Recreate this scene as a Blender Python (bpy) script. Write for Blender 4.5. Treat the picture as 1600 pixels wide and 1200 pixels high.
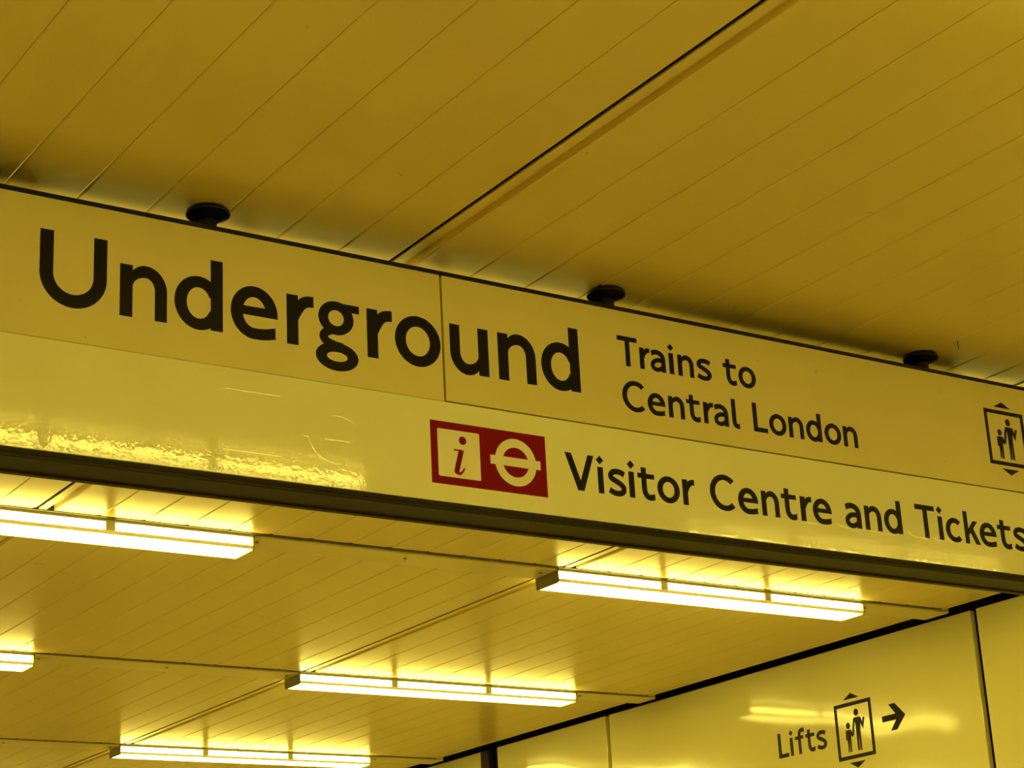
import bpy, bmesh, math, random
from mathutils import Matrix, Vector
from mathutils.geometry import delaunay_2d_cdt

random.seed(7)
for o in list(bpy.data.objects):
    bpy.data.objects.remove(o)
SC = bpy.context.scene
COL = SC.collection

# ------------------------------------------------------------------ camera
EYE = 1.6                                   # eye height above the concourse floor
cam = bpy.data.cameras.new('camera')
cam.sensor_width = 36.0
cam.lens = 36.0 * 3094.17 / 1600.0
cam.clip_start = 0.05
cam.clip_end = 100
camo = bpy.data.objects.new('camera', cam)
COL.objects.link(camo)
yaw, pitch, roll = 0.59779877, 0.33380197, -0.05340371
fw = Vector((math.sin(yaw)*math.cos(pitch), math.cos(yaw)*math.cos(pitch), math.sin(pitch)))
rt0 = Vector((math.cos(yaw), -math.sin(yaw), 0))
up0 = rt0.cross(fw)
rt = math.cos(roll)*rt0 + math.sin(roll)*up0
up = -math.sin(roll)*rt0 + math.cos(roll)*up0
camo.matrix_world = Matrix(((rt.x, up.x, -fw.x, 0), (rt.y, up.y, -fw.y, 0), (rt.z, up.z, -fw.z, EYE), (0, 0, 0, 1)))
SC.camera = camo

# ------------------------------------------------------------------ world, exposure
w = bpy.data.worlds.new('world')
SC.world = w
w.use_nodes = True
w.node_tree.nodes['Background'].inputs[0].default_value = (1.0, 0.8, 0.3, 1)
w.node_tree.nodes['Background'].inputs[1].default_value = 0.0     # an underground hall: no sky
SC.view_settings.view_transform = 'Standard'
SC.view_settings.look = 'None'
SC.view_settings.gamma = 1.0
SC.view_settings.use_curve_mapping = False
SC.view_settings.exposure = 0.0
TUBE_COLOUR = (1.0, 0.80, 0.13)
DIFFUSER_POWER = 14.0
WINDOW_POWER = 20.0

# ------------------------------------------------------------------ materials
def new_mat(name):
    m = bpy.data.materials.new(name)
    m.use_nodes = True
    nt = m.node_tree
    return m, nt, nt.nodes['Principled BSDF']

def paint(name, col, rough=0.4, spec=0.5, mottle=0.06, mottle_scale=3.0, bump=0.0, bump_scale=60.0,
          bump_dist=0.001, specks=0.0, speck_scale=30.0, metallic=0.0, ior=1.5, wave=0.0, wave_scale=1.2, wave_dist=0.02):
    m, nt, b = new_mat(name)
    N, L = nt.nodes, nt.links
    tc = N.new('ShaderNodeTexCoord')
    geo = N.new('ShaderNodeNewGeometry')
    nz = N.new('ShaderNodeTexNoise'); nz.inputs['Scale'].default_value = mottle_scale
    nz.inputs['Detail'].default_value = 5.0
    L.new(geo.outputs['Position'], nz.inputs['Vector'])
    mr = N.new('ShaderNodeMapRange')
    mr.inputs['From Min'].default_value = 0.3; mr.inputs['From Max'].default_value = 0.7
    mr.inputs['To Min'].default_value = 1.0 - mottle; mr.inputs['To Max'].default_value = 1.0
    L.new(nz.outputs['Fac'], mr.inputs['Value'])
    mul = N.new('ShaderNodeMix'); mul.data_type = 'RGBA'; mul.blend_type = 'MULTIPLY'
    mul.inputs[0].default_value = 1.0
    mul.inputs[6].default_value = (*col, 1)
    L.new(mr.outputs['Result'], mul.inputs[7])
    out = mul.outputs[2]
    if specks > 0:                              # sparse small dirt marks
        n2 = N.new('ShaderNodeTexNoise'); n2.inputs['Scale'].default_value = speck_scale
        n2.inputs['Detail'].default_value = 2.0
        L.new(geo.outputs['Position'], n2.inputs['Vector'])
        r2 = N.new('ShaderNodeMapRange')
        r2.inputs['From Min'].default_value = 0.76; r2.inputs['From Max'].default_value = 0.80
        r2.inputs['To Min'].default_value = 0.0; r2.inputs['To Max'].default_value = specks
        L.new(n2.outputs['Fac'], r2.inputs['Value'])
        mx = N.new('ShaderNodeMix'); mx.data_type = 'RGBA'
        L.new(r2.outputs['Result'], mx.inputs[0]); L.new(out, mx.inputs[6])
        mx.inputs[7].default_value = (0.08, 0.06, 0.03, 1)
        out = mx.outputs[2]
    L.new(out, b.inputs['Base Color'])
    b.inputs['Roughness'].default_value = rough
    b.inputs['Specular IOR Level'].default_value = spec
    b.inputs['Metallic'].default_value = metallic
    b.inputs['IOR'].default_value = ior
    last = None
    if bump > 0:
        n3 = N.new('ShaderNodeTexNoise'); n3.inputs['Scale'].default_value = bump_scale
        n3.inputs['Detail'].default_value = 2.0
        L.new(geo.outputs['Position'], n3.inputs['Vector'])
        bp = N.new('ShaderNodeBump'); bp.inputs['Strength'].default_value = bump
        bp.inputs['Distance'].default_value = bump_dist
        L.new(n3.outputs['Fac'], bp.inputs['Height'])
        last = bp
    if wave > 0:
        n4 = N.new('ShaderNodeTexNoise'); n4.inputs['Scale'].default_value = wave_scale
        n4.inputs['Detail'].default_value = 1.0
        L.new(geo.outputs['Position'], n4.inputs['Vector'])
        bp = N.new('ShaderNodeBump'); bp.inputs['Strength'].default_value = wave
        bp.inputs['Distance'].default_value = wave_dist
        L.new(n4.outputs['Fac'], bp.inputs['Height'])
        if last: L.new(last.outputs['Normal'], bp.inputs['Normal'])
        last = bp
    if last: L.new(last.outputs['Normal'], b.inputs['Normal'])
    return m

def warp(m, xa, xb, slope):
    """gentle twist of a sheet: its lower edge stands out more from xa towards xb."""
    nt = m.node_tree; N, L = nt.nodes, nt.links
    geo = N.new('ShaderNodeNewGeometry'); sp = N.new('ShaderNodeSeparateXYZ')
    L.new(geo.outputs['Position'], sp.inputs[0])
    mr = N.new('ShaderNodeMapRange'); mr.interpolation_type = 'SMOOTHSTEP'
    mr.inputs['From Min'].default_value = xa; mr.inputs['From Max'].default_value = xb
    mr.inputs['To Min'].default_value = 0.0; mr.inputs['To Max'].default_value = slope
    L.new(sp.outputs['X'], mr.inputs['Value'])
    mu = N.new('ShaderNodeMath'); mu.operation = 'MULTIPLY'
    L.new(mr.outputs['Result'], mu.inputs[0])
    sb = N.new('ShaderNodeMath'); sb.operation = 'SUBTRACT'; sb.inputs[1].default_value = 2.85
    L.new(sp.outputs['Z'], sb.inputs[0]); L.new(sb.outputs[0], mu.inputs[1])
    bp = N.new('ShaderNodeBump'); bp.inputs['Strength'].default_value = 1.0; bp.inputs['Distance'].default_value = 1.0
    L.new(mu.outputs[0], bp.inputs['Height'])
    b = N['Principled BSDF']
    if b.inputs['Normal'].links:
        L.new(b.inputs['Normal'].links[0].from_socket, bp.inputs['Normal'])
    L.new(bp.outputs['Normal'], b.inputs['Normal'])

def glow(name, power):
    m, nt, b = new_mat(name)
    b.inputs['Base Color'].default_value = (0.8, 0.8, 0.75, 1)
    b.inputs['Roughness'].default_value = 0.4
    b.inputs['Emission Color'].default_value = (*TUBE_COLOUR, 1)
    b.inputs['Emission Strength'].default_value = power
    return m

M_CEIL = paint('cream_ceiling_paint', (0.78, 0.61, 0.20), 0.27, 0.7, 0.05, 2.5, ior=1.8, specks=0.3, speck_scale=24.0)
M_STRIP = paint('cream_strip_paint', (0.78, 0.61, 0.20), 0.27, 0.7, 0.05, 4.0, ior=1.8)
M_VOID = paint('black_void', (0.008, 0.007, 0.005), 0.8, 0.1, 0.2)
M_RAIL = paint('grey_rail_metal', (0.12, 0.10, 0.06), 0.35, 0.5, 0.1)
M_COVER = paint('white_trunking', (0.78, 0.66, 0.30), 0.24, 0.5, 0.06, 5.0)
M_BLACK = paint('black_bracket_metal', (0.006, 0.006, 0.004), 0.45, 0.25, 0.2)
M_HEAD = paint('white_header_enamel', (0.70, 0.62, 0.33), 0.33, 0.4, 0.05, 5.0, specks=0.35, speck_scale=38.0)
M_LOW = paint('glossy_white_vinyl', (0.82, 0.81, 0.58), 0.03, 0.5, 0.04, 5.0, bump=0.15, bump_scale=85.0,
              bump_dist=0.0006, specks=0.3, speck_scale=45.0)
warp(M_LOW, 1.9, 2.9, -0.0126)
M_LETTER = paint('black_vinyl', (0.006, 0.005, 0.004), 0.45, 0.15, 0.2)
M_RED = paint('red_vinyl', (0.22, 0.006, 0.016), 0.5, 0.06, 0.06)
M_TRIM = paint('dark_bronze_trim', (0.034, 0.028, 0.016), 0.45, 0.12, 0.25, 3.0)
M_WALL = paint('glossy_wall_enamel', (0.86, 0.82, 0.45), 0.085, 0.5, 0.03, 2.0, wave=0.9, wave_scale=1.3, wave_dist=0.02)
M_HOUSE = paint('white_lamp_metal', (0.70, 0.66, 0.50), 0.4, 0.4, 0.04)
M_END = paint('grey_end_plate', (0.20, 0.18, 0.11), 0.4, 0.4, 0.1)
M_FLOOR = paint('speckled_floor', (0.60, 0.57, 0.50), 0.35, 0.5, 0.25, 40.0)
M_PLAIN = paint('pale_end_wall', (0.66, 0.62, 0.48), 0.3, 0.5, 0.05)
M_DIFF = glow('lit_diffuser', DIFFUSER_POWER)
M_WIN = glow('lit_side_window', WINDOW_POWER)
M_RIM = glow('translucent_rim', 0.20)          # plastic rim glowing faintly from the tubes behind it

# ------------------------------------------------------------------ mesh helpers (z given relative to the eye)
def mesh(name, verts, faces, mat):
    me = bpy.data.meshes.new(name)
    me.from_pydata([(x, y, z + EYE) for x, y, z in verts], [], faces)
    me.materials.append(mat)
    bm = bmesh.new(); bm.from_mesh(me)
    bmesh.ops.recalc_face_normals(bm, faces=bm.faces)
    bm.to_mesh(me); bm.free()
    return me

def add(name, me, parent=None):
    o = bpy.data.objects.new(name, me)
    COL.objects.link(o)
    if parent is not None:
        o.parent = parent
        o.matrix_parent_inverse = parent_inverse(parent)
    return o

def parent_inverse(p):                       # every parent here is only translated
    m = Matrix.Translation(p.location)
    return m.inverted()

def tag(o, label=None, cat=None, group=None, kind=None):
    if label: o['label'] = label
    if cat: o['category'] = cat
    if group: o['group'] = group
    if kind: o['kind'] = kind
    return o

def empty(name, loc):
    o = bpy.data.objects.new(name, None)
    o.empty_display_size = 0.05
    COL.objects.link(o)
    o.location = loc
    return o

def box_vf(x0, x1, y0, y1, z0, z1, c=0.0):
    if c <= 0:
        v = [(x0,y0,z0),(x1,y0,z0),(x1,y1,z0),(x0,y1,z0),(x0,y0,z1),(x1,y0,z1),(x1,y1,z1),(x0,y1,z1)]
        f = [(0,3,2,1),(4,5,6,7),(0,1,5,4),(1,2,6,5),(2,3,7,6),(3,0,4,7)]
        return v, f
    bm = bmesh.new()
    bmesh.ops.create_cube(bm, size=1.0)
    for q in bm.verts:
        q.co = Vector(((x0+x1)/2 + q.co.x*(x1-x0), (y0+y1)/2 + q.co.y*(y1-y0), (z0+z1)/2 + q.co.z*(z1-z0)))
    bmesh.ops.bevel(bm, geom=bm.edges[:], offset=c, segments=1, affect='EDGES')
    bm.verts.index_update()
    v = [tuple(q.co) for q in bm.verts]; f = [tuple(q.index for q in fa.verts) for fa in bm.faces]
    bm.free()
    return v, f

def box(name, x0, x1, y0, y1, z0, z1, mat, parent=None, c=0.0):
    return add(name, mesh(name, *box_vf(x0, x1, y0, y1, z0, z1, c), mat), parent)

def join_vf(parts):
    V, F = [], []
    for v, f in parts:
        k = len(V); V += v; F += [tuple(i + k for i in q) for q in f]
    return V, F

def prism_vf(poly, a, b, axis):
    """poly: 2D outline. axis 'x': poly is (y,z); axis 'y': poly is (x,z)."""
    n = len(poly)
    def p3(p, t): return (t, p[0], p[1]) if axis == 'x' else (p[0], t, p[1])
    v = [p3(p, a) for p in poly] + [p3(p, b) for p in poly]
    f = [tuple(range(n)), tuple(range(2*n-1, n-1, -1))] + [(i, (i+1) % n, (i+1) % n + n, i + n) for i in range(n)]
    return v, f

def lathe_vf(cx, cy, prof, n=32):
    v, f = [], []
    for r, z in prof:
        for k in range(n):
            a = 2*math.pi*k/n
            v.append((cx + r*math.cos(a), cy + r*math.sin(a), z))
    m = len(prof)
    for j in range(m-1):
        for k in range(n):
            k2 = (k+1) % n
            f.append((j*n+k, j*n+k2, (j+1)*n+k2, (j+1)*n+k))
    f.append(tuple(range(n-1, -1, -1))); f.append(tuple((m-1)*n + k for k in range(n)))
    return v, f

# ------------------------------------------------------------------ dimensions measured from the photograph
ZC = 1.717                       # underside of the ceiling above the eye
PW = 0.1505                      # plank module
ROW = 2.02                       # spacing of the lamp rows
RY = 5.725                       # near face of the first lamp row beyond the sign
WX = 6.10                        # right wall face
CX = 5.972                       # ceiling edge by that wall
LX = -1.95                       # left wall face
YB, YF = -4.6, 15.8              # hall ends
SY = 3.40                        # face of the hanging sign
rows = [RY + ROW*k for k in range(-5, 5)]
LAMPS = [(-1.375, 0.123), (1.340, 2.838), (4.055, 5.553)]

# ------------------------------------------------------------------ room shell
floor = tag(box('floor', LX-0.3, WX+0.3, YB-0.3, YF+0.3, -EYE-0.1, -EYE, M_FLOOR), 'speckled grey concourse floor below the frame', kind='structure')
tag(box('wall_back', LX-0.3, WX+0.3, YF, YF+0.2, -EYE, ZC+0.12, M_PLAIN), kind='structure')
tag(box('wall_front', LX-0.3, WX+0.3, YB-0.2, YB, -EYE, ZC+0.12, M_PLAIN), kind='structure')

# ceiling: black void board, and below it the planks, joint strips, rails and trunking covers
ceiling = tag(box('ceiling', LX-0.3, WX+0.3, YB-0.2, YF+0.2, ZC+0.045, ZC+0.12, M_VOID),
              'cream metal plank ceiling with recessed joint strips', kind='structure')

# plank seams along X
mods = []            # (x0, x1) of every plank
strips = []          # start X of each joint strip
S1, S2 = 2.079, 4.062
strips = [S1 - 1.983*2, S1 - 1.983, S1, S2]
def fill(xa, xb):
    x = xa
    while x < xb - 0.012:
        mods.append((x, min(x + PW, xb))); x += PW
fill(LX+0.13, strips[0])
for i, s in enumerate(strips):
    fill(s + 0.061, strips[i+1] if i+1 < len(strips) else CX - 0.004)
# align the run left of the first visible strip with its seams
mods = [m for m in mods if not (m[0] >= strips[1] + 0.05 and m[1] <= S1 + 0.001)]
x = 1.950
mods.append((1.950, S1))
while x - PW > strips[1] + 0.061:
    mods.append((x - PW, x)); x -= PW
mods.append((strips[1] + 0.061, x))

def plank_vf(x0, x1, y0, y1, z=ZC):
    g, c, r = 0.0005, 0.0035, 0.0020
    prof = [(x0+g, z+0.016), (x0+g, z+r), (x0+g+c, z), (x1-g-c, z), (x1-g, z+r), (x1-g, z+0.016)]
    v, f = prism_vf(prof, y0, y1 - 0.012, 'y')
    n = len(prof)                                # the corner beside the seam is clipped at the lamp rail
    v += [(px - (0.013 if px > (x0+x1)/2 and x1 - x0 > 0.03 else 0), y1, pz) for px, pz in prof]
    f = [f[0], tuple(range(3*n-1, 2*n-1, -1))] + f[2:] + [(i+n, (i+1) % n + n, (i+1) % n + 2*n, i + 2*n) for i in range(n)]
    return v, f

bays = []
for i in range(len(rows)):
    bays.append((rows[i] + 0.150, (rows[i+1] if i+1 < len(rows) else YF+0.02) - 0.0225))
bays.insert(0, (YB, rows[0] - 0.0225))
rest = []
for y0, y1 in bays:
    for x0, x1 in mods:
        seen = x1 > 0.95 and y1 > 2.2 and y0 < 10.5
        if y0 > 5 and x1 < (y0 - 5.9)*0.35 + 1.9: seen = False
        if seen:
            add('plank', mesh('plank', *plank_vf(x0, x1, y0, y1), M_CEIL), ceiling)
        else:
            rest.append(plank_vf(x0, x1, y0, y1))
tag(add('planking', mesh('planking', *join_vf(rest), M_CEIL), ceiling), kind='stuff')

for y0, y1 in bays:
    for s in strips:
        prof = [(s+0.010, ZC+0.022), (s+0.010, ZC), (s+0.034, ZC), (s+0.036, ZC+0.015), (s+0.058, ZC+0.015),
                (s+0.0595, ZC+0.001), (s+0.0605, ZC+0.001), (s+0.0605, ZC+0.022)]
        add('joint_gap_shade', mesh('joint_gap_shade', *box_vf(s+0.0012, s+0.0098, y0, y1, ZC+0.004, ZC+0.012), M_VOID), ceiling)  # black strip added so the open gap reads as deep shade
        add('joint_strip', mesh('joint_strip', *prism_vf(prof, y0, y1, 'y'), M_STRIP), ceiling)
    # edge angle along the right and left walls
    for a, b in ((CX-0.002, CX+0.010), (LX+0.118, LX+0.130)):
        add('edge_angle', mesh('edge_angle', *box_vf(a, b, y0, y1, ZC-0.003, ZC+0.020), M_STRIP), ceiling)

for ry in rows:
    # rail in front of the lamps: two thin fins with black gaps
    pr = [(ry-0.0180, ZC+0.03), (ry-0.0180, ZC-0.002), (ry-0.0110, ZC-0.002), (ry-0.0110, ZC+0.012), (ry-0.0080, ZC+0.012),
          (ry-0.0080, ZC-0.003), (ry-0.0045, ZC-0.003), (ry-0.0045, ZC+0.03)]
    add('lamp_rail', mesh('lamp_rail', *prism_vf(pr, LX+0.12, CX+0.01, 'x'), M_RAIL), ceiling)
    # small dark notches at the plank ends are real gaps: a tiny clip beside each seam near the lamps in view
    spans = [(LX+0.09, LAMPS[0][0]), (LAMPS[0][1], LAMPS[1][0]), (LAMPS[1][1], LAMPS[2][0]), (LAMPS[2][1], WX-0.065)]
    for a, b in spans:
        prof = [(ry+0.000, ZC+0.02), (ry+0.000, ZC-0.006), (ry+0.003, ZC-0.009), (ry+0.139, ZC-0.009), (ry+0.142, ZC-0.006), (ry+0.142, ZC+0.02)]
        cv = add('cover_plate', mesh('cover_plate', *prism_vf(prof, a+0.003, b-0.003, 'x'), M_COVER), ceiling)
        for t in ((0.03, 0.5, 0.97) if b - a > 0.8 else (0.12,)):
            sx = a + (b-a)*t
            sc_ = add('screw', mesh('screw', *lathe_vf(sx, ry+0.055, [(0.0065, ZC-0.008), (0.0065, ZC-0.0105), (0.004, ZC-0.012)], 12), M_RAIL), ceiling)
            sc_.parent = cv; sc_.matrix_parent_inverse = Matrix.Identity(4)

# walls: panels over a black backing, open shadow gap under the ceiling
wall_right = tag(box('wall_right', WX+0.030, WX+0.25, YB, YF, -EYE, ZC+0.045, M_VOID),
                 'glossy enamel panel wall with dark upright joints and black shadow gap', kind='structure')
wall_left = tag(box('wall_left', LX-0.25, LX-0.030, YB, YF, -EYE, ZC+0.045, M_VOID), 'glossy enamel panel wall opposite', kind='structure')
def wall_panel(x_face, sgn, y0, y1, parent):
    xs = sorted((x_face, x_face + sgn*0.028))
    return box('wall_panel', xs[0], xs[1], y0, y1, -EYE+0.10, ZC-0.002, M_WALL, parent, 0.003)
seams = [-4.6, -2.15, 0.45, 3.05, 5.656, 8.250, 9.318]
lifts_panel = None
for i in range(len(seams)-1):
    p = wall_panel(WX, 1, seams[i]+0.016, seams[i+1]-0.016 + (0.002 if i == 4 else 0), wall_right)
    if i == 4: lifts_panel = p
wall_panel(WX, 1, 9.476, 12.0, wall_right)
wall_panel(WX, 1, 12.03, 15.7, wall_right)
box('wall_post', WX-0.004, WX+0.028, 9.385, 9.468, -EYE+0.02, ZC-0.002, M_TRIM, wall_right, 0.003)
for y0 in (-4.55, -1.95, 0.65, 3.25, 5.85, 8.45, 11.05, 13.65):
    wall_panel(LX, -1, y0, min(y0 + 2.57, YF-0.02), wall_left)
tag(box('baseboard_right', WX-0.012, WX+0.030, YB, YF, -EYE, -EYE+0.095, M_TRIM), 'dark skirting along the right wall', kind='structure')
tag(box('baseboard_left', LX-0.030, LX+0.012, YB, YF, -EYE, -EYE+0.095, M_TRIM), 'dark skirting along the left wall', kind='structure')

# ------------------------------------------------------------------ strip lights
LENGTH = LAMPS[1][1] - LAMPS[1][0]
def lamp_meshes():
    L, D = LENGTH, 0.145
    z0, z1 = ZC - 0.050, ZC - 0.001          # underside, top
    out = []
    e = 0.010
    # housing: top tray, rails above and below the side windows, mullions
    parts = [box_vf(0.004, L-0.004, 0.0, D, ZC-0.010, z1)]
    mull = [0.487, 0.995]
    for y0, y1 in ((0.0, 0.006), (D-0.006, D)):
        out.append(('diffuser_rim', box_vf(0.004, L-0.004, y0, y1, z0+0.001, z0+0.0125), M_RIM))
        for m in mull:
            parts.append(box_vf(m-0.016, m+0.016, y0, y1, z0+0.0125, ZC-0.010))
    out.append(('housing', join_vf(parts), M_HOUSE))
    # diffuser tray with rounded lower edges
    pr = [(0.006, z0+0.012), (0.006, z0+0.004), (0.010, z0), (D-0.010, z0), (D-0.006, z0+0.004), (D-0.006, z0+0.012)]
    out.append(('diffuser', prism_vf(pr, 0.006, L-0.006, 'x'), M_DIFF))
    for a in (0.0, L-0.004):
        out.append(('end_plate', prism_vf([(0.0, z1), (0.0, z0+0.002), (0.006, z0-0.003), (D-0.006, z0-0.003), (D, z0+0.002), (D, z1)], a, a+0.004, 'x'), M_END))
    edges = [0.004, *mull, L-0.004]
    for y0, y1 in ((0.004, 0.010), (D-0.010, D-0.004)):
        for i in range(3):
            a = edges[i] + (0.006 if i == 0 else 0.016); b = edges[i+1] - (0.006 if i == 2 else 0.016)
            out.append(('side_window', box_vf(a, b, y0, y1, z0+0.0125, ZC-0.010), M_WIN))
    return [(n, mesh(n, *vf, m)) for n, vf, m in out]
LM = lamp_meshes()
lamp_labels = {
    (5, 1): 'lit strip light at the left edge directly under the dark sign rail',
    (5, 2): 'lit strip light under the right half of the sign, nearest the wall, largest whole one',
    (6, 1): 'lit strip light cut off by the left edge, only its right tip showing',
    (6, 2): 'lit strip light in the second row, below the middle of the sign',
    (7, 2): 'lit strip light lowest in view, smallest, in the third row',
}
for i, ry in enumerate(rows):
    for j, (a, b) in enumerate(LAMPS):
        o = empty('ceiling_light', (a, ry, 0))
        if (i, j) in lamp_labels:
            tag(o, lamp_labels[(i, j)], 'strip light', 'strip lights in rows under the plank ceiling')
        elif i == 4:
            tag(o, 'strip light hidden close behind the hanging sign', 'strip light', 'strip lights behind the sign')
        elif i < 4:
            tag(o, 'strip light overhead on the near side of the sign, out of frame', 'strip light', 'strip lights out of frame before the sign')
        else:
            tag(o, 'strip light out of frame farther along beyond the sign', 'strip light', 'strip lights out of frame beyond the sign')
        for n, me in LM:
            c = bpy.data.objects.new(n, me); COL.objects.link(c); c.parent = o

# ------------------------------------------------------------------ glyphs: humanist sans drawn as strokes, cap height 1
S = 0.172; H = S/2; TH = 0.156; X = 0.72
def arc(cx, cy, rx, ry, a0, a1, n=28):
    return [(cx + rx*math.cos(math.radians(a0 + (a1-a0)*k/n)), cy + ry*math.sin(math.radians(a0 + (a1-a0)*k/n))) for k in range(n+1)]
def smooth(p, n=8):                           # Catmull-Rom through the points
    q = [(2*p[0][0]-p[1][0], 2*p[0][1]-p[1][1])] + list(p) + [(2*p[-1][0]-p[-2][0], 2*p[-1][1]-p[-2][1])]
    out = []
    for i in range(1, len(q)-2):
        a, b, c, d = q[i-1], q[i], q[i+1], q[i+2]
        for k in range(n):
            t = k/n
            out.append(tuple(0.5*((2*b[m]) + (-a[m]+c[m])*t + (2*a[m]-5*b[m]+4*c[m]-d[m])*t*t + (-a[m]+3*b[m]-3*c[m]+d[m])*t**3) for m in (0, 1)))
    out.append(tuple(p[-1]))
    return out
def stroke(pts, w, n0=None, n1=None, w1=None):
    """quads along a centre line; n0/n1 override the end normals (cut direction)."""
    P = [Vector(p) for p in pts]; m = len(P); Ls, Rs = [], []
    for i in range(m):
        d0 = (P[i]-P[i-1]).normalized() if i else None
        d1 = (P[i+1]-P[i]).normalized() if i < m-1 else None
        t = ((d0 + d1) if (d0 is not None and d1 is not None) else (d0 if d1 is None else d1)).normalized()
        nn = Vector((-t.y, t.x)); k = 1.0
        if d0 is not None and d1 is not None:
            k = 1.0/max(0.5, nn.dot(Vector((-d1.y, d1.x))))
        if i == 0 and n0: nn = Vector(n0)
        if i == m-1 and n1: nn = Vector(n1)
        hw = (w if w1 is None else w + (w1-w)*i/(m-1))/2*k
        Ls.append(P[i] + nn*hw); Rs.append(P[i] - nn*hw)
    return [[tuple(Ls[i]), tuple(Rs[i]), tuple(Rs[i+1]), tuple(Ls[i+1])] for i in range(m-1)]
def rect(x0, y0, x1, y1): return [[(x0, y0), (x1, y0), (x1, y1), (x0, y1)]]
def ring(cx, cy, rx, ry, tx, ty, a0=0, a1=360, n=48):
    out = []
    o = arc(cx, cy, rx, ry, a0, a1, n); q = arc(cx, cy, rx-tx, ry-ty, a0, a1, n)
    return [[o[i], o[i+1], q[i+1], q[i]] for i in range(n)]
def n_glyph(wd=0.653):
    c = wd - H; ry = 0.25; top = 0.735 - TH/2; cx = 0.355; cy = top - ry; hw = S*0.97/2
    o = arc(cx, cy, 0.265, ry + hw, 180, 90, 14); q = arc(cx, cy, cx - S + 0.004, ry - hw, 180, 90, 14)
    left = [[o[k], o[k+1], q[k+1], q[k]] for k in range(14)]
    return rect(0, 0, S, X) + left + stroke(arc(cx, cy, c-cx, ry, 90, 0, 16) + [(c, 0)], S*0.97)
def dia(cx): r = 0.118; return [[(cx, 0.915-r), (cx+r, 0.915), (cx, 0.915+r), (cx-r, 0.915)]]
GL = {}
GL['U'] = stroke([(H, 1)] + arc(0.446, 0.436, 0.36, 0.36, 180, 360, 40) + [(0.806, 1)], S*1.04)
GL['n'] = n_glyph()
GL['u'] = [[(0.653-a, X-b) for a, b in q] for q in n_glyph()]
GL['d'] = ring(0.345, 0.3575, 0.345, 0.3775, S, TH, 24, 336, 48) + rect(0.518, 0, 0.69, 1)
GL['e'] = ring(0.345, 0.3575, 0.345, 0.3775, S, TH, -7, 275, 52) + rect(0.08, 0.315, 0.686, 0.44) + \
    stroke(smooth([(0.36, 0.058), (0.46, 0.062), (0.56, 0.078), (0.655, 0.103)]), TH, (0, 1), (0, 1))
GL['r'] = rect(0, 0, S, X) + stroke(smooth([(H, 0.36), (0.145, 0.48), (0.215, 0.585), (0.30, 0.645), (0.41, 0.660)]), 0.158, None, (0, 1))
GL['g'] = ring(0.322, 0.488, 0.272, 0.247, 0.150, 0.130) + rect(0.40, 0.602, 0.683, 0.716) + \
    ring(0.328, -0.075, 0.328, 0.205, 0.168, 0.135) + \
    stroke(smooth([(0.26, 0.31), (0.17, 0.268), (0.125, 0.205), (0.165, 0.135), (0.29, 0.090), (0.42, 0.070)]), 0.125)
GL['o'] = ring(0.369, 0.3575, 0.369, 0.3775, S, TH)
GL['T'] = rect(0, 0.845, 0.78, 1) + rect(0.39-H, 0, 0.39+H, 0.9)
GL['a'] = stroke(smooth([(0.055, 0.600), (0.17, 0.648), (0.30, 0.655), (0.42, 0.610), (0.495, 0.52), (0.514, 0.40)]) + [(0.514, 0)], S*0.95, (-0.2, 1)) + \
    stroke(smooth([(0.50, 0.375), (0.36, 0.395), (0.22, 0.365), (0.115, 0.285), (0.085, 0.20), (0.115, 0.115), (0.20, 0.066), (0.31, 0.066), (0.42, 0.115), (0.51, 0.19)]), 0.145)
GL['i'] = rect(0, 0, S, X) + dia(H)
GL['s'] = stroke(smooth([(0.545, 0.605), (0.44, 0.645), (0.31, 0.660), (0.18, 0.635), (0.10, 0.55), (0.13, 0.46), (0.26, 0.40), (0.40, 0.33),
                         (0.505, 0.24), (0.505, 0.145), (0.425, 0.075), (0.30, 0.055), (0.17, 0.075), (0.045, 0.135)]), 0.155, (0, -1), (0.15, 1))
GL['s'] = stroke(smooth([(0.545, 0.600), (0.44, 0.645), (0.31, 0.660), (0.18, 0.635), (0.10, 0.55), (0.13, 0.46), (0.26, 0.40), (0.40, 0.33),
                         (0.505, 0.24), (0.505, 0.145), (0.425, 0.075), (0.30, 0.055), (0.17, 0.075), (0.045, 0.135)]), 0.155)
GL['t'] = stroke(smooth([(0.206, 0.885), (0.206, 0.60), (0.206, 0.36), (0.220, 0.20), (0.29, 0.095), (0.40, 0.062), (0.54, 0.095)]), S*0.95, None, (0, 1)) + rect(0, 0.585, 0.55, X)
GL['C'] = ring(0.50, 0.50, 0.50, 0.52, S, TH, 46, 312, 52)
GL['l'] = stroke(smooth([(H, 1), (H, 0.6), (H, 0.26), (0.11, 0.13), (0.185, 0.075), (0.30, 0.075)]), S*0.97, None, (0, 1))
GL['L'] = rect(0, 0, S, 1) + rect(0, 0, 0.60, TH)
GL['V'] = [[(0, 1), (0.37, 0), (0.56, 0), (0.4657, 0.27), (0.20, 1)], [(0.915, 1), (0.73, 1), (0.4657, 0.27), (0.37, 0), (0.56, 0)]]
GL['c'] = ring(0.37, 0.3575, 0.37, 0.3775, S, TH, 46, 314, 44)
GL['k'] = rect(0, 0, S, 1) + [[(0.12, 0.40), (0.12, 0.20), (0.61, X), (0.405, X)], [(0.235, 0.40), (0.36, 0.535), (0.66, 0), (0.46, 0)]]
GL['f'] = stroke(smooth([(0.26, 0), (0.26, 0.40), (0.26, 0.70), (0.285, 0.84), (0.36, 0.92), (0.46, 0.940), (0.57, 0.915)]), S*0.95, None, (0, 1)) + rect(0, 0.59, 0.50, X)
BOX = {}
for k, qs in GL.items():
    xs = [p[0] for q in qs for p in q]; BOX[k] = (min(xs), max(xs))

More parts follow.
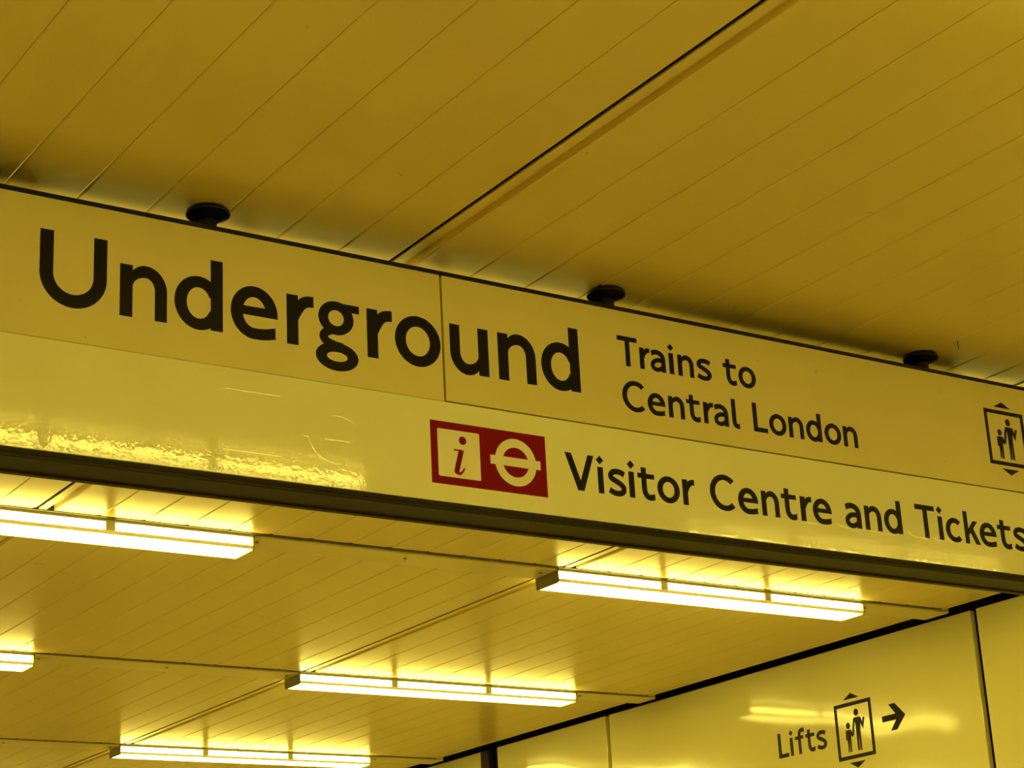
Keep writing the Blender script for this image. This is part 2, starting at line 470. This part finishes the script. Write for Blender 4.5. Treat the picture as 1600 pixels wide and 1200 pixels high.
def flat_mesh(name, polys, mapf, depth_vec, mat):
    """union of overlapping 2D polygons, given a small thickness."""
    V, F = [], []
    flat = []
    for q in polys:
        flat += [[q[0], q[1], q[2]], [q[0], q[2], q[3]]] if len(q) == 4 else [q]
    for q in flat:
        ar = sum(q[i][0]*q[(i+1) % len(q)][1] - q[(i+1) % len(q)][0]*q[i][1] for i in range(len(q)))
        if abs(ar) < 1e-12: continue
        if ar < 0: q = q[::-1]
        k = len(V); V += [Vector(p) for p in q]; F.append(list(range(k, k+len(q))))
    v, e, f, ov, oe, of = delaunay_2d_cdt(V, [], F, 0, 1e-6)
    tri = [t for t, src in zip(f, of) if src]
    cnt = {}
    for t in tri:
        for i in range(3):
            a, b = t[i], t[(i+1) % 3]; cnt[(a, b)] = cnt.get((a, b), 0) + 1
    n = len(v)
    top = [mapf(p) for p in v]
    verts = top + [tuple(c + d for c, d in zip(p, depth_vec)) for p in top]
    faces = [tuple(t) for t in tri] + [(a, b, b+n, a+n) for (a, b) in cnt if (b, a) not in cnt]
    me = bpy.data.meshes.new(name)
    me.from_pydata([(x, y, z + EYE) for x, y, z in verts], [], faces)
    me.materials.append(mat)
    bm = bmesh.new(); bm.from_mesh(me)
    bmesh.ops.delete(bm, geom=[q for q in bm.verts if not q.link_faces], context='VERTS')
    bm.to_mesh(me); bm.free()
    return me

VINYL = 0.0008
def on_sign(polys, name, mat, parent, lift=VINYL):
    # the sign faces -Y
    return add(name, flat_mesh(name, polys, lambda p: (p[0], SY - lift, p[1]), (0, lift, 0), mat), parent)
def on_wall(polys, name, mat, parent, lift=VINYL):
    # the right wall faces -X; reading direction runs towards -Y (polys given as (-y, z))
    return add(name, flat_mesh(name, polys, lambda p: (WX - lift, -p[0], p[1]), (lift, 0, 0), mat), parent)

def put(ch, x0, x1, base, cap):
    a, b = BOX[ch]
    k = (x1 - x0)/(b - a) if x1 else cap
    return [[(x0 + (p[0]-a)*k, base + p[1]*cap) for p in q] for q in GL[ch]]

# ------------------------------------------------------------------ the hanging sign
sign = empty('hanging_sign', (2.14, SY, 1.10 + EYE))
tag(sign, 'long white hanging sign with black lettering and a dark bottom rail below the ceiling', 'sign')
ZT, ZM, ZB = 1.6535, 1.3605, 1.1370
heads = []
for a, b in ((-1.80, 0.138), (0.1405, 2.1385), (2.1435, 4.140), (4.143, 5.93)):
    zlow = ZM + (0.0005 if b < 2.2 else 0.0030)
    heads.append(box('header_panel', a, b, SY, SY+0.012, zlow, ZT, M_HEAD, sign, 0.0012))
lows = []
for a, b in ((-1.80, 0.052), (0.055, 4.050), (4.053, 5.93)):
    lows.append(box('lower_panel', a, b, SY, SY+0.012, ZB, ZM, M_LOW, sign, 0.0012))
core = box('backing_frame', -1.80, 5.93, SY+0.0125, SY+0.098, ZB-0.005, ZT, M_TRIM, sign)
tp = [(SY-0.002, ZT), (SY-0.002, ZT+0.0085), (SY+0.094, ZT+0.0085), (SY+0.095, ZT+0.0535), (SY+0.100, ZT+0.0535), (SY+0.100, ZT)]  # unseen rear upstand added to block lamp light leaking over the sign
tag(add('top_channel', mesh('top_channel', *prism_vf(tp, -1.80, 5.93, 'x'), M_BLACK), sign), 'thin black channel along the top edge')
br = [(SY+0.004, ZB-0.0005), (SY+0.004, ZB-0.004), (SY-0.003, ZB-0.0055), (SY-0.0045, ZB-0.0075), (SY-0.003, ZB-0.0105), (SY, ZB-0.0125),
      (SY, ZB-0.0165), (SY+0.002, ZB-0.0185), (SY+0.084, ZB-0.0185), (SY+0.085, ZB-0.0225), (SY+0.099, ZB-0.0225), (SY+0.100, ZB-0.020), (SY+0.100, ZB-0.0005)]
tag(add('bottom_rail', mesh('bottom_rail', *prism_vf(br, -1.80, 5.93, 'x'), M_TRIM), sign), 'dark bronze rail along the bottom edge')
for bx in (-1.447, -0.429, 0.589, 1.607, 2.625, 3.643, 4.661, 5.679):
    cy = SY + 0.045
    zt = ZT + 0.0085
    prof = [(0.021, zt), (0.021, zt+0.006), (0.0185, zt+0.007), (0.0185, zt+0.030), (0.030, zt+0.036), (0.0455, zt+0.043),
            (0.0465, zt+0.046), (0.045, zt+0.051), (0.040, ZC-0.001), (0.040, ZC+0.004)]
    add('suspension_bracket', mesh('suspension_bracket', *lathe_vf(bx, cy, prof), M_BLACK), sign)

def word(seq, base, cap, parent_of, target=on_sign):
    for ch, a, b in seq:
        o = target(put(ch, a, b, base, cap), 'letter', M_LETTER, parent_of(a))
UND = [('U',1.2330,1.3700),('n',1.3975,1.4970),('d',1.5132,1.6185),('e',1.6365,1.7419),('r',1.7631,1.8255),('g',1.8292,1.9337),
       ('r',1.9524,2.0137),('o',2.0204,2.1335),('u',2.1581,2.2566),('n',2.2823,2.3817),('d',2.3970,2.5015)]
word(UND, 1.4330, 0.1527, lambda a: heads[1] if a < 2.14 else heads[2])
h2 = lambda a: heads[2]
word([('T',2.6133,2.6699),('r',2.6761,2.7055),('a',2.7071,2.7506),('i',2.7592,2.7774),('n',2.7877,2.8345),('s',2.8440,2.8878),
      ('t',2.9248,2.9647),('o',2.9712,3.0248)], 1.5180, 0.0725, h2)
word([('C',2.6180,2.6815),('e',2.6895,2.7400),('n',2.7500,2.7962),('t',2.8037,2.8430),('r',2.8535,2.8833),('a',2.8845,2.9277),('l',2.9396,2.9614),
      ('L',3.0046,3.0481),('o',3.0545,3.1081),('n',3.1158,3.1627),('d',3.1713,3.2213),('o',3.2309,3.2848),('n',3.2925,3.3391)], 1.4097, 0.0725, h2)
l1 = lambda a: lows[1]
word([('V',2.4451,2.5233),('i',2.5298,2.5502),('s',2.5605,2.6098),('i',2.6158,2.6362),('t',2.6437,2.6908),('o',2.6985,2.7622),('r',2.7712,2.8065),
      ('C',2.8522,2.9255),('e',2.9350,2.9952),('n',3.0065,3.0600),('t',3.0683,3.1148),('r',3.1272,3.1633),('e',3.1662,3.2255),
      ('a',3.2692,3.3215),('n',3.3343,3.3888),('d',3.3982,3.4577),('T',3.5077,3.5740),('i',3.5812,3.6016),('c',3.6095,3.6626),('k',3.6757,3.7285),
      ('e',3.7295,3.7894),('t',3.7955,3.8435),('s',3.8530,3.9030)], 1.2022, 0.0845, l1)

def rounded(x0, y0, x1, y1, r):
    out = []
    for cx, cy, a in ((x1-r, y1-r, 0), (x0+r, y1-r, 90), (x0+r, y0+r, 180), (x1-r, y0+r, 270)):
        out += arc(cx, cy, r, r, a, a+90, 5)
    return [out]
def disc(cx, cy, rx, ry=None, n=28): return [arc(cx, cy, rx, ry or rx, 0, 360, n)[:-1]]
# red badge with an information square and a ring crossed by a bar
badge = tag(on_sign(rect(2.0994, 1.1757, 2.3939, 1.3150), 'red_badge', M_RED, lows[1], 0.0006), 'dark red rectangle with white square and crossed ring')
def on_badge(polys, name, mat):
    o = on_sign(polys, name, mat, lows[1], 0.0010)
    return o
M_BADGE = paint('white_badge_vinyl', (0.80, 0.77, 0.62), 0.3, 0.4, 0.03)
on_badge(rounded(2.1162, 1.1928, 2.2218, 1.2982, 0.003), 'information_square', M_BADGE)
on_badge(ring(2.3135, 1.2452, 0.0535, 0.0535, 0.0198, 0.0198, n=72) + rect(2.2482, 1.2355, 2.3782, 1.2557), 'ring_and_bar', M_BADGE)
ii = disc(2.1788, 1.2772, 0.0094) + stroke(smooth([(2.1748, 1.2557), (2.1700, 1.238), (2.1645, 1.219), (2.1615, 1.2085)]), 0.0125) + \
    stroke([(2.1560, 1.2543), (2.1790, 1.2543)], 0.0032) + \
    stroke(smooth([(2.1617, 1.2095), (2.1640, 1.2035), (2.1700, 1.2030), (2.1765, 1.2085), (2.1812, 1.2165)]), 0.0085, w1=0.0028) + \
    disc(2.1618, 1.2072, 0.0064)
add('letter', flat_mesh('letter', ii, lambda p: (p[0], SY-0.0013, p[1]), (0, 0.0005, 0), M_RED), lows[1])

# lift pictogram, unit = frame width
def pict(ox, oy, k):
    def m(qs): return [[(ox + p[0]*k, oy + p[1]*k) for p in q] for q in qs]
    t, hgt = 0.070, 1.048
    frame = rect(0, 0, 1, t) + rect(0, hgt-t, 1, hgt) + rect(0, 0, t, hgt) + rect(1-t, 0, 1, hgt)
    tri_up = [[(0.273, 1.108), (0.698, 1.108), (0.485, 1.218)]]
    tri_dn = [[(0.285, -0.063), (0.498, -0.176), (0.712, -0.063)]]
    adult = disc(0.584, 0.838, 0.060, 0.068) + [[(0.505, 0.748), (0.672, 0.748), (0.690, 0.72), (0.655, 0.50), (0.655, 0.13), (0.622, 0.13), (0.612, 0.14), (0.606, 0.42),
             (0.600, 0.42), (0.590, 0.14), (0.580, 0.13), (0.546, 0.13), (0.543, 0.50), (0.535, 0.66), (0.485, 0.70)]] + \
        stroke([(0.518, 0.73), (0.487, 0.62), (0.455, 0.44)], 0.048) + stroke([(0.665, 0.728), (0.700, 0.64), (0.728, 0.555), (0.775, 0.72)], 0.050)
    child = disc(0.337, 0.622, 0.052, 0.060) + [[(0.272, 0.545), (0.392, 0.545), (0.402, 0.52), (0.385, 0.36), (0.383, 0.13), (0.350, 0.13), (0.342, 0.33), (0.336, 0.33),
             (0.326, 0.13), (0.293, 0.13), (0.290, 0.36), (0.262, 0.50)]] + \
        stroke([(0.276, 0.53), (0.270, 0.36)], 0.035) + stroke([(0.392, 0.53), (0.420, 0.44), (0.452, 0.42)], 0.042)
    return [('pictogram_frame', m(frame)), ('arrowhead', m(tri_up)), ('arrowhead', m(tri_dn)), ('adult_figure', m(adult)), ('child_figure', m(child))]
for n, q in pict(3.8048, 1.4297, 0.1450): on_sign(q, n, M_LETTER, heads[2])
on_lw = lambda polys, name: on_wall(polys, name, M_LETTER, lifts_panel)
for n, q in pict(-6.5490, 1.2187, 0.2360): on_lw(q, n)
on_lw([[(-6.2531,1.3438),(-6.1690,1.3438),(-6.2060,1.3010),(-6.1678,1.3010),(-6.1112,1.3566),(-6.1678,1.4148),(-6.2060,1.4148),(-6.1690,1.3696),(-6.2531,1.3696)]], 'arrow')
word([('L',-6.9425,-6.8735),('i',-6.8640,-6.8375),('f',-6.8239,-6.7600),('t',-6.7529,-6.6925),('s',-6.6805,-6.6145)], 1.2925, 0.1130,
     lambda a: lifts_panel, lambda p, n, m, par: on_lw(p, n))

# raised edges of older stickers under the vinyl, catching the light
M_RIDGE = paint('raised_vinyl_edge', (0.82, 0.81, 0.58), 0.06, 0.6, 0.02)
def ridge(path, w=0.0012):
    """a very shallow roof-shaped swelling of the vinyl along a path."""
    P = [Vector(p) for p in path]; V, F = [], []
    w *= 1.7
    h = w*max(0.018, (sum(p.y for p in P)/len(P) - 1.150)*0.465)
    for i, p in enumerate(P):
        d = (P[min(i+1, len(P)-1)] - P[max(i-1, 0)]).normalized(); q = Vector((-d.y, d.x))
        for k, dy in ((-1, 0.00002), (0, 0.00002 + h), (1, 0.00002)):
            V.append((p.x + q.x*w*k, SY - dy, p.y + q.y*w*k))
    for i in range(len(P)-1):
        for k in (0, 1):
            F.append((i*3+k, (i+1)*3+k, (i+1)*3+k+1, i*3+k+1))
    return add('sticker_ridge', mesh('sticker_ridge', V, F, M_RIDGE), lows[1])
ridge([(1.6186, 1.212), (1.6186, 1.1893), (1.7463, 1.1890)])
ridge([(1.6200, 1.1932), (1.7440, 1.1930)], 0.0006)
ridge([(1.6223, 1.3157), (1.7461, 1.3157)], 0.0006)
ridge(smooth([(1.7965, 1.2400), (1.8102, 1.2392)]) + arc(1.8765, 1.2405, 0.0650, 0.0510, 187, 275, 20))
ridge(arc(1.8765, 1.2405, 0.0620, 0.0510, 45, 100, 12), 0.0006)
ridge([(1.8469, 1.2392), (1.9064, 1.2393)], 0.0011)
for pts in ([(2.8572,1.2078),(2.8736,1.2016),(2.8964,1.2012)], [(3.0095,1.2010),(3.0213,1.2010)], [(3.1376,1.2005),(3.1560,1.1990),(3.1773,1.2015)],
            [(3.2482,1.2082),(3.2585,1.2011),(3.2793,1.2005)], [(3.3535,1.2005),(3.3746,1.2005)], [(3.4037,1.2020),(3.4190,1.1995),(3.4350,1.2005)],
            [(3.4758,1.2145),(3.4935,1.2015),(3.5336,1.2010)], [(3.5620,1.2070),(3.5729,1.2000),(3.5892,1.2000)], [(3.6108,1.2090),(3.6217,1.2010),(3.6459,1.1995)],
            [(3.7195,1.2094),(3.7383,1.1870)]):
    ridge(smooth(pts), 0.0009)

# a short loose thread hanging from a plank seam
th = [(3.654 + 0.0008*math.sin(3*t), 3.321, ZC + 0.001 - 0.024*t) for t in [k/8 for k in range(9)]]
V, F = [], []
for i, p in enumerate(th):
    for k in range(6):
        a = 2*math.pi*k/6; V.append((p[0] + 0.0010*math.cos(a), p[1] + 0.0010*math.sin(a), p[2]))
for i in range(len(th)-1):
    for k in range(6): F.append((i*6+k, i*6+(k+1) % 6, (i+1)*6+(k+1) % 6, (i+1)*6+k))
F += [tuple(range(5, -1, -1)), tuple(8*6+k for k in range(6))]
tag(add('loose_thread', mesh('loose_thread', V, F, M_TRIM)), 'short dark loose thread hanging from the ceiling above the right end of the sign', 'thread')
